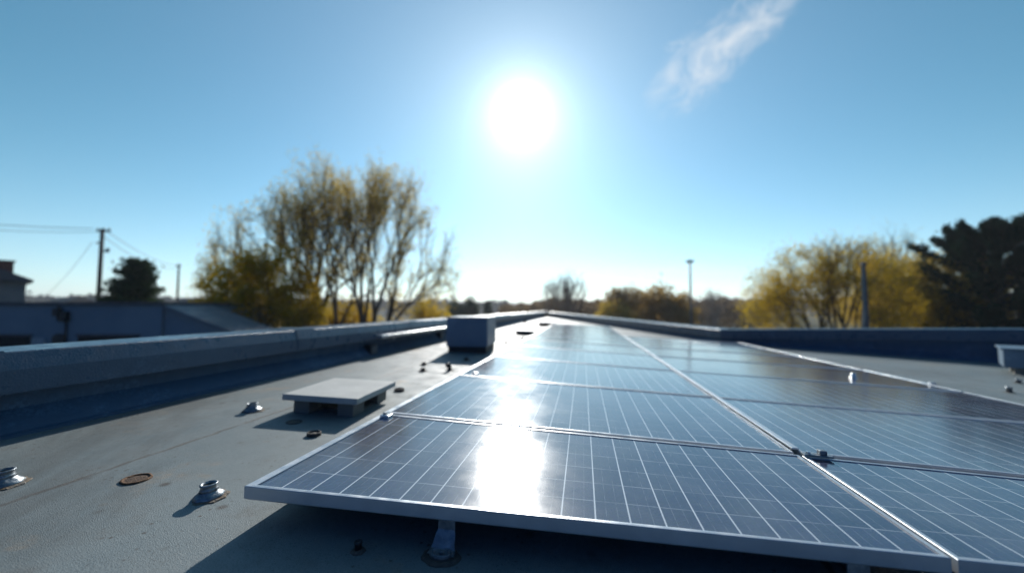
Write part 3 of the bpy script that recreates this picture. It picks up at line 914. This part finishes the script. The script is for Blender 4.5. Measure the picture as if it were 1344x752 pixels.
def wall_run(name, pts, tops, label, thick=.25):
    """a parapet along plan points; pts on the inner face, roof on the right-hand side when walking"""
    root = empty(name, (pts[0][0], pts[0][1], roof_z(pts[0][0])))
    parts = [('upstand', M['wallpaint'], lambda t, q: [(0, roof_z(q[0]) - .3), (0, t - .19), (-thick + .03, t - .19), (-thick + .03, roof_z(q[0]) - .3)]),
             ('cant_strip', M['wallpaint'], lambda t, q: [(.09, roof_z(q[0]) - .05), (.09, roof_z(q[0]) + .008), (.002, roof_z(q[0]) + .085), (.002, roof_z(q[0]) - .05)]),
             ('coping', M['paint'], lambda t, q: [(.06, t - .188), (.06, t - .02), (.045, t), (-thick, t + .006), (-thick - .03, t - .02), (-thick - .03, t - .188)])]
    V = [Vector((p[0], p[1], 0)) for p in pts]
    for nm, mat, pf in parts:
        bm = bmesh.new(); rings = []
        for i, q in enumerate(V):
            d0 = (V[i] - V[i - 1]).normalized() if i else (V[1] - V[0]).normalized()
            d1 = (V[i + 1] - V[i]).normalized() if i < len(V) - 1 else d0
            n0 = Vector((d0.y, -d0.x, 0)); n1 = Vector((d1.y, -d1.x, 0))
            m_ = (n0 + n1).normalized(); m_ /= max(m_.dot(n0), .3)
            rings.append([bm.verts.new((q.x + m_.x * x, q.y + m_.y * x, z)) for x, z in pf(tops[i], pts[i])])
        k = len(rings[0])
        for a, b in zip(rings, rings[1:]):
            for i in range(k): bm.faces.new((a[i], b[i], b[(i + 1) % k], a[(i + 1) % k]))
        bm.faces.new(rings[0]); bm.faces.new(rings[-1][::-1])
        ob = bm_obj(nm, bm, mat, root); ob.matrix_parent_inverse = Matrix.Translation(-root.location)
    return tag(root, label, 'parapet')


wall_run('parapet_wall', [(-2.318, Y_END), (2.8, YR), (6.4, 7.1), (13, 4.53)], [.37, .158, .27, .33],
         'dark blue parapet wall closing the far and right side of the roof')

# ------------------------------------------------------------------ solar panels
OFF = 0.105
TH = 0.036
NT = math.tan(BETA)
def top_pt(x, y): return Vector((x, y, roof_z(x) + OFF))


PITCHN = Vector((math.sin(BETA), 0, math.cos(BETA)))
ROW_Y = [(.894, .995, 1.11), (1.63, 1.603, 1.555), (2.66, 2.515, 2.41), (3.77, 3.51, 3.34), (4.86, 4.55, 4.34)]
while len(ROW_Y) < 12:
    a = ROW_Y[-1]; ROW_Y.append((a[0] + 1.03, a[1] + 1.03, a[2] + 1.03))
XL_, XS_, XE_ = -0.90, 0.775, 2.70
ORD = ['front', 'second', 'third', 'fourth', 'fifth', 'sixth', 'seventh', 'eighth', 'ninth', 'tenth', 'farthest']


def solar_panel(row, colm, c, label, raise_=0.0, part_label=None):
    """c: four plan corners front-left, front-right, back-right, back-left"""
    wob = rng.normal(0, .0012, 4) + raise_
    tilt = rng.normal(0, .0022)
    C = [Vector((x, y, roof_z(x) + OFF + w)) for (x, y), w in zip(c, wob)]
    cen = sum(C, Vector()) / 4
    org = Vector((cen.x, cen.y, roof_z(cen.x)))
    root = empty('solar_panel', org)
    C = [p - org for p in C]
    wid = (C[1] - C[0]).length; dep = (C[3] - C[0]).length

    def at(u, v, dz): return (C[0] * (1 - u) + C[1] * u) * (1 - v) + (C[3] * (1 - u) + C[2] * u) * v + Vector((0, 0, dz))
    fl, fr, fv = (.026 if colm == 0 else .011) / wid, (.026 if colm else .011) / wid, .012 / dep
    rings = []
    for q, (e, dz) in enumerate([(.004, -TH), (0, -TH + .004), (0, -.0015), (.0015, 0), (-.38, 0), (-.42, -.0012), (-.50, -.0012), (-.54, 0), (-1, 0), (-1, -.006)]):
        if e >= 0: dl, dr, dv = e / wid, e / wid, e / dep      # metres in from the outside
        else: dl, dr, dv = -e * fl, -e * fr, -e * fv           # share of the frame width
        rings.append([at(dl, dv, dz), at(1 - dr, dv, dz), at(1 - dr, 1 - dv, dz), at(dl, 1 - dv, dz)])
    vs = [v for r in rings for v in r]; fs = []
    for k in range(len(rings) - 1):
        for i in range(4):
            j = (i + 1) % 4
            fs.append((k * 4 + i, k * 4 + j, k * 4 + 4 + j, k * 4 + 4 + i))
    mesh_obj('frame', vs, fs, M['frame'], root)
    n = 6
    gv = [at(fl * .98 + (1 - .98 * (fl + fr)) * i / n, fv * .98 + (1 - 1.96 * fv) * j / n, -.003 - .0012 * math.sin(math.pi * i / n) * math.sin(math.pi * j / n)) for j in range(n + 1) for i in range(n + 1)]
    gf = [(j * (n + 1) + i, j * (n + 1) + i + 1, (j + 1) * (n + 1) + i + 1, (j + 1) * (n + 1) + i) for j in range(n) for i in range(n)]
    o = mesh_obj('glass', gv, gf, M['cells'], root, smooth=True)
    uv = o.data.uv_layers.new(name='UVMap')
    nu = round(wid / .0835); nv = round(dep / .118)
    for p in o.data.polygons:
        for li in p.loop_indices:
            vi = o.data.loops[li].vertex_index
            uv.data[li].uv = ((vi % (n + 1)) / n * (nu - .30) + .15 + 10 * colm, (vi // (n + 1)) / n * (nv - .16) + .08)
    mesh_obj('backsheet', [at(.02, .02, -.012), at(.02, .98, -.012), at(.98, .98, -.012), at(.98, .02, -.012)], [(0, 1, 2, 3)], M['back'], root)
    tag(root, label, 'solar panel', 'solar panels on the roof')
    return root, org


GAP = .010
panels = {}
for k in range(len(ROW_Y) - 1):
    f, b = ROW_Y[k], ROW_Y[k + 1]
    for cc, (xa, xb, i) in enumerate(((XL_, XS_, 0), (XS_, XE_, 1))):
        if cc and b[2] > 7.6: continue      # the oblique wall cuts the right column short
        gx = .006 if k == 0 else .012
        c = [(xa + gx * (cc == 1), f[i] + GAP), (xb - gx * (cc == 0), f[i + 1] + GAP), (xb - gx * (cc == 0), b[i + 1] - GAP), (xa + gx * (cc == 1), b[i] - GAP)]
        if k == 0: lab = ['nearest solar panel, its shaded silver front edge facing the camera and sun glare on it', 'front solar panel cut off by the lower right corner'][cc]
        else: lab = '%s solar panel %s of the bright seam strip' % (['', 'second-row', 'third-row', 'fourth-row', 'fifth-row', 'sixth-row', 'seventh-row', 'eighth-row', 'ninth-row', 'tenth-row', 'farthest'][k], ['left', 'right'][cc])
        panels[k, cc] = solar_panel(k, cc, c, lab, .003 * (k > 0))

# bright strip over the gap between the two columns
def bar(name, y0, y1, xf, w, z0, z1, mat, ztop=None, bevel=.002):
    x = xf((y0 + y1) / 2); org = Vector((x, (y0 + y1) / 2, roof_z(x)))
    bm = bmesh.new(); add_box(bm, -w / 2, w / 2, y0 - org.y, y1 - org.y, z0, z1)
    o = bm_obj(name, bm, mat, None, bevel=bevel); o.location = org; o.rotation_euler = (0, BETA, 0)
    return o


sr = bar('seam_strip', ROW_Y[1][1] + .03, ROW_Y[7][1], lambda y: XS_, .024, OFF + .0045, OFF + .012, M['frame'])
tag(sr, 'bright aluminium strip covering the seam between the panel columns', 'metal strip')
for xx, lab in ((-.86, 'mounting rail on the roof under the left panel edge'), (-.10, 'mounting rail behind the silver foot under the nearest panel'),
                (.64, 'mounting rail under the seam between the columns'), (1.75, 'mounting rail under the right panel column'), (2.5, 'mounting rail under the right panel edge')):
    o = bar('mounting_rail', ROW_Y[0][1] + .09, (ROW_Y[-1][0] if xx < .7 else ROW_Y[7][2]) - .2, lambda y: xx, .04, .0, OFF - TH - .0005, M['zinc'])
    tag(o, lab, 'rail', 'mounting rails under the panels')


def item(name, px, py, off=0.0, rz=0.0):
    q = on_plane(px, py, off)
    return empty(name, q, (0, BETA, rz)), q


# clamp at the junction of four panels
root, q = item('panel_clamp', 1073, 598, OFF + .004)
bm = bmesh.new(); add_box(bm, -.05, .045, -.016, .012, 0, .006); bm_obj('clamp_plate', bm, M['zinc'], root, bevel=.0015)
bm = bmesh.new(); add_box(bm, .002, .026, -.012, .012, .006, .022); bm_obj('bolt_block', bm, M['zinc'], root, bevel=.003)
bm = bmesh.new(); add_lathe(bm, [(0, 0), (.008, 0), (.008, .007), (0, .008)], 6, Matrix.Translation((-.03, 0, .006))); bm_obj('bolt', bm, M['alu'], root)
tag(root, 'dark bolted clamp where four panels meet at the seam', 'clamp')
for (px, py), lab in (((505, 545), 'small silver edge clamp on the nearest panel\'s far left corner'), ((622, 490), 'small silver edge clamp on the left edge, one panel farther back')):
    root, q = item('panel_clamp', px, py, OFF + .003)
    bm = bmesh.new(); add_box(bm, -.012, .03, -.022, .018, -.05, .007); bm_obj('clamp_plate', bm, M['alu'], root, bevel=.003)
    bm = bmesh.new(); add_lathe(bm, [(0, .007), (.009, .007), (.009, .014), (0, .015)], 6); bm_obj('bolt', bm, M['zinc'], root)
    tag(root, lab, 'clamp')
root, q = item('round_bolt', 1120, 497, OFF - .003)
bm = bmesh.new(); add_lathe(bm, [(0, 0), (.028, 0), (.028, .006), (.016, .01), (.018, .035), (.012, .045), (0, .047)], 16); bm_obj('bolt_head', bm, M['alu'], root, True)
tag(root, 'small round bolt knob standing on the right-hand panels', 'bolt')
root, q = item('edge_rail_end', 1233, 501, OFF)
root.location = top_pt(XE_ + .012, q.y - .15)
bm = bmesh.new(); add_box(bm, -.009, .009, -.03, .7, -.03, .004); bm_obj('rail', bm, M['alu'], root, bevel=.004)
bm = bmesh.new(); add_box(bm, -.02, .02, -.06, -.03, -.035, .018); bm_obj('end_cap', bm, M['frame'], root, bevel=.005)
tag(root, 'pale rail with end cap along the right edge of the array', 'rail')

# strap feet under the front edge of the nearest panel
pr, porg = panels[0, 0]
def foot(px, py, lean):
    e = on_plane(px, py, 0); x = e.x
    t = (x - XL_) / (XS_ - XL_); yf = ROW_Y[0][0] * (1 - t) + ROW_Y[0][1] * t + GAP
    e = Vector((x, yf, roof_z(x)))
    z1 = OFF - TH + .003; w = .022
    path = [(.004, z1), (.003, .048), (-.002, .040), (-.014, .022), (-.018, .014), (-.036, .010)]
    bm = bmesh.new(); R = []
    for i, (y, z) in enumerate(path):
        ww = w if i < 2 else w + .003 * (i - 1)
        R.append([bm.verts.new(v) for v in ((-ww, y, z), (ww, y, z), (ww, y + .005, z - .003), (-ww, y + .005, z - .003))])
    for a, b in zip(R, R[1:]):
        for i in range(4): bm.faces.new((a[i], a[(i + 1) % 4], b[(i + 1) % 4], b[i]))
    bm.faces.new(R[0]); bm.faces.new(R[-1][::-1])
    add_lathe(bm, [(0, .004), (.036, .004), (.038, .010), (.036, .016), (.031, .017), (.028, .012), (.010, .011), (.009, .018), (0, .019)], 24,
              Matrix.Translation((0, -.032, 0)) @ Matrix.Diagonal((.72, .50, 1, 1)))
    o = bm_obj('strap_foot', bm, M['zinc'], pr, bevel=.001); o.location = e - porg; o.rotation_euler = (0, BETA, 0)
    bm = bmesh.new(); add_lathe(bm, [(0, .004), (.052, .004), (.060, .001), (.062, -.004), (0, -.004)], 20, Matrix.Translation((0, -.028, 0)) @ Matrix.Diagonal((.8, .6, 1, 1)), .05)
    p = bm_obj('sealant_patch', bm, M['tar'], o); p.location = (0, 0, 0.002)


foot(592, 708, 0); foot(1097, 752, 0)

# ------------------------------------------------------------------ things on the roof
# concrete slab on blocks
TOPZ = .105
A = on_plane(368, 516, TOPZ); B = on_plane(462, 524, TOPZ); C_ = on_plane(521, 501, TOPZ)
ex = (B - A); wid = ex.length; ex.normalize(); ey = (C_ - B); dep = ey.length
rz = math.atan2(ex.y, ex.x) + .06
base = (A + C_) / 2; base.z = roof_z(base.x)
root = empty('concrete_slab_cover', base, (0, BETA, rz))
print('slab', wid, dep, rz)
dep = min(dep, .95)
bm = bmesh.new(); add_box(bm, -wid / 2, wid / 2, -dep / 2, dep / 2, TOPZ - .032, TOPZ); bm_obj('slab', bm, M['concrete'], root, bevel=.004)
for sx in (-1, 1):
    for sy in (-1, 1):
        bm = bmesh.new(); add_box(bm, sx * (wid / 2 - .085) - .045, sx * (wid / 2 - .085) + .045, sy * (dep / 2 - .10) - .06, sy * (dep / 2 - .10) + .06, -.003, TOPZ - .033); bm_obj('foot', bm, M['brickleg'], root, bevel=.004)
bm = bmesh.new(); add_box(bm, -wid / 2 + .05, wid / 2 - .06, -dep / 2 + .12, dep / 2 - .1, -.003, .012); bm_obj('base_mat', bm, M['tar'], root)
tag(root, 'pale concrete slab raised on short blocks on the roof near the left parapet', 'slab')

# sheet metal vent box
Z0 = on_plane(585, 462, 0); Z1 = on_plane(640, 464, 0); Z2 = on_plane(653, 455, 0)
wid = (Z1 - Z0).length
mpb = (FWD.dot(Z0 - CAM)) / F
hb = 45 * mpb
rz = math.atan2((Z1 - Z0).y, (Z1 - Z0).x) * .5
base = (Z0 + Z1) / 2 + Vector((-math.sin(rz), math.cos(rz), 0)) * .38; base.z = roof_z(base.x)
root = empty('vent_box', base, (0, 0, rz))
print('vent', wid, hb, Z0, Z1, Z2)
w2 = wid / 2
bm = bmesh.new(); add_box(bm, -w2 + .02, w2 - .02, -.36, .36, -.02, .075); bm_obj('curb', bm, M['rubber'], root)
bm = bmesh.new(); add_box(bm, -w2, w2, -.38, .38, .075, hb); bx = bm_obj('housing', bm, M['duct'], root, bevel=.008)
bm = bmesh.new(); add_box(bm, -w2 - .008, w2 + .008, -.388, .388, hb + .001, hb + .016); bm_obj('lid', bm, M['duct'], root, bevel=.004)
for x in (-w2 + .06, w2 - .06):
    for z in (.12, hb - .06):
        bm = bmesh.new(); add_lathe(bm, [(0, 0), (.009, 0), (.008, .004), (0, .006)], 8, Matrix.Translation((x, -.381, z)) @ Matrix.Rotation(math.radians(90), 4, 'X')); bm_obj('screw', bm, M['zinc'], root)
tag(root, 'grey-blue sheet metal vent box on a dark curb beside the left parapet', 'vent')

for (px, py, w, d, h, lab) in ((692, 440, .50, .55, .085, 'low dark roof hatch with pale lid, nearer of the two past the vent box'),
                               (717, 428.5, .50, .7, .12, 'low dark roof hatch with pale lid, farther one near the far corner')):
    root, q = item('roof_hatch', px, py)
    bm = bmesh.new(); add_box(bm, -w / 2, w / 2, 0, d, -.02, h); bm_obj('curb', bm, M['rubber'], root)
    bm = bmesh.new(); add_box(bm, -w / 2 - .02, w / 2 + .02, -.02, d + .02, h + .001, h + .022); bm_obj('lid', bm, M['duct'], root, bevel=.005)
    tag(root, lab, 'roof hatch', 'low roof hatches')


def boot(px, py, s, label, tall=1.0, group='pipe boots on the roof'):
    root, q = item('pipe_boot', px, py, 0, px)
    bm = bmesh.new()
    add_lathe(bm, [(0, -.002), (.047 * s, -.002), (.048 * s, .006 * s), (.040 * s, .014 * s), (.034 * s, .018 * s), (.030 * s, .024 * s)], 26, None, .05)
    bm_obj('flange', bm, M['zinc'], root, True)
    bm = bmesh.new()
    t = tall
    add_lathe(bm, [(.030 * s, .020 * s), (.026 * s, .030 * s * t), (.029 * s, .033 * s * t), (.026 * s, .037 * s * t), (.024 * s, .048 * s * t), (.028 * s, .052 * s * t), (.028 * s, .057 * s * t),
                   (.023 * s, .058 * s * t), (.021 * s, .050 * s * t), (0, .046 * s * t)], 24, None, .03)
    bm_obj('collar', bm, M['zinc'], root, True)
    bm = bmesh.new(); add_lathe(bm, [(0, .0475 * s * t), (.0205 * s, .0505 * s * t)], 18); bm_obj('opening', bm, M['rubber'], root)
    bm = bmesh.new(); add_lathe(bm, [(0, .002), (.052 * s, .002), (.060 * s, .0005), (.062 * s, -.002), (0, -.002)], 22, None, .09); bm_obj('sealant_ring', bm, M['stain'], root)
    return tag(root, label, 'pipe boot', group)


boot(274, 652, .82, 'silver ridged pipe boot nearest the front left panel corner', .88)
boot(4, 636, .9, 'silver pipe boot cut off by the left edge of the picture', .88)
boot(331, 539, .95, 'small grey pipe boot between the parapet shadow and the concrete slab', .75)


def disc(name, px, py, r, mat, label, rim=True, h=.004):
    root, q = item(name, px, py)
    bm = bmesh.new(); add_lathe(bm, [(0, h * .4), (r * .80, h * .5), (r * .84, h * 1.3), (r * .97, h * 1.2), (r, -.002), (0, -.002)], 28, None, .03)
    bm_obj('rim', bm, M[mat], root, True)
    bm = bmesh.new(); add_lathe(bm, [(0, h * .95), (r * .35, h * .8), (r * .75, h * .55)], 20, None, .06); bm_obj('plate', bm, M['grate' if mat == 'rust' else 'tar'], root)
    return tag(root, label, name.replace('_', ' '))


disc('drain_cover', 179, 629, .040, 'rust', 'flat rusty round drain cover set in the grey roof')
disc('drain_cover', 386, 554, .036, 'tar', 'dark round cap in the shadow of the concrete slab')
disc('sealant_ring', 412, 571, .030, 'tar', 'small dark ring of sealant left of the nearest panel edge', h=.012)
disc('sealant_ring', 524, 513, .034, 'tar', 'small dark ring of sealant just right of the concrete slab', h=.014)


def stub(px, py, r, h, label, bend=False, mat='dark'):
    root, q = item('pipe_stub', px, py, 0, px * .7)
    bm = bmesh.new()
    if bend: add_tube(bm, [(0, 0, -.01), (0, 0, h * .6), (.15 * r, 0, h * .8), (1.2 * r, 0, h), (2.2 * r, 0, h * .98)], r, 12)
    else: add_lathe(bm, [(0, -.005), (r, -.005), (r, h * .75), (r * 1.15, h * .8), (r * 1.1, h), (r * .6, h), (r * .55, h * .8), (0, h * .8)], 16)
    bm_obj('pipe', bm, M[mat], root, True)
    bm = bmesh.new(); add_lathe(bm, [(0, .006), (r * 1.5, .006), (r * 2.1, .001), (r * 2.1, -.004), (0, -.004)], 16, None, .06); bm_obj('sealant_ring', bm, M['tar'], root)
    return tag(root, label, 'pipe stub', 'small pipe stubs on the roof')


stub(470, 723, .0085, .024, 'small dark open pipe stub in the shadow under the nearest panel')
stub(555, 487, .022, .03, 'dark stub nearer the camera of two close together before the vent box')
stub(556.5, 479, .020, .03, 'dark stub behind its twin left of the vent box shadow')
stub(590, 486, .020, .055, 'short dark elbow pipe just before the vent box shadow', True)
stub(612, 473, .024, .03, 'dark stub inside the vent box shadow')
stub(683, 455, .024, .125, 'thin dark elbow pipe beside the panels past the vent box', True)
stub(664, 450, .026, .03, 'low dark stub right of the vent box')
stub(689, 424, .04, .10, 'tiny far dark stub beside the left parapet end', True)
stub(1325, 515, .018, .05, 'grey knob stub nearer the camera on the sunlit roof at right', False, 'zinc')
stub(1337, 503, .02, .04, 'grey knob stub below the box at the right edge', False, 'zinc')

# box on short legs at the right edge
q = on_plane(1318, 490, 0)
root = empty('roof_unit', Vector((q.x, q.y, roof_z(q.x))), (0, 0, -.66))
mr = FWD.dot(q - CAM) / F
hr = 31 * mr
bm = bmesh.new(); add_box(bm, 0, .95, 0, .6, .07, hr); bm_obj('housing', bm, M['duct'], root, bevel=.01)
bm = bmesh.new(); add_box(bm, -.02, .97, -.02, .62, hr + .001, hr + .02); bm_obj('lid', bm, M['duct'], root, bevel=.004)
for x in (.14, .8):
    for y in (.1, .5):
        bm = bmesh.new(); add_box(bm, x - .06, x + .06, y - .05, y + .05, -.05, .069); bm_obj('leg', bm, M['brickleg'], root, bevel=.004)
tag(root, 'grey box unit with pale lid on short legs at the right edge', 'roof unit')

# conduit and junction boxes on the left parapet
xc = -2.29
ya = on_plane(497, 470, 0)
def par_pt(px, py, x):
    d = ray(px, py); t = (x - CAM.x) / d.x
    return CAM + d * t


p0 = par_pt(497, 440, xc); p1 = par_pt(583, 431.5, xc)
print('conduit', p0, p1)
zc = (p0.z + p1.z) / 2
root = empty('cable_tray', (xc, p0.y, zc))
bm = bmesh.new(); add_box(bm, -.028, .05, 0, 5.2, -.02, .02); bm_obj('channel', bm, M['alu'], root, bevel=.006)
for yy in (.3, 1.4, 2.5, 3.6, 4.7):
    bm = bmesh.new(); add_box(bm, -.03, .03, yy - .03, yy + .03, -.05, -.021); bm_obj('bracket', bm, M['zinc'], root)
tag(root, 'bright metal cable tray fixed along the left parapet', 'cable tray')
for px, py, lab in ((482, 459, 'small dark junction box low on the left parapet, nearer one'), (574, 441, 'small dark junction box under the bright cable tray')):
    q = par_pt(px, py, -2.418)
    root = empty('junction_box', q)
    bm = bmesh.new(); add_box(bm, .0, .085, -.07, .07, -.06, .06); bm_obj('body', bm, M['dark'], root, bevel=.008)
    bm = bmesh.new(); add_box(bm, .0855, .094, -.055, .055, -.045, .045); bm_obj('lid', bm, M['steel'], root, bevel=.003)
    bm = bmesh.new(); add_tube(bm, [(.04, .02, -.05), (.04, .02, -.1), (.055, .05, -.14), (.09, .1, -.155)], .012, 8); bm_obj('cable', bm, M['rubber'], root, True)
    tag(root, lab, 'junction box', 'junction boxes on the left parapet')

# ------------------------------------------------------------------ the air itself
mh = bpy.data.materials.new('pale_haze'); mh.use_nodes = True
t = mh.node_tree; t.nodes.remove(t.nodes['Principled BSDF'])
pv = t.nodes.new('ShaderNodeVolumePrincipled')
pv.inputs['Color'].default_value = (0.86, 0.92, 1.0, 1); pv.inputs['Density'].default_value = 0.0005; pv.inputs['Anisotropy'].default_value = 0.35
t.links.new(pv.outputs[0], t.nodes['Material Output'].inputs['Volume'])
bm = bmesh.new(); add_box(bm, -2500, 2500, -2500, 2500, GZ - 1.6, 40)
tag(bm_obj('haze', bm, mh), kind='stuff')
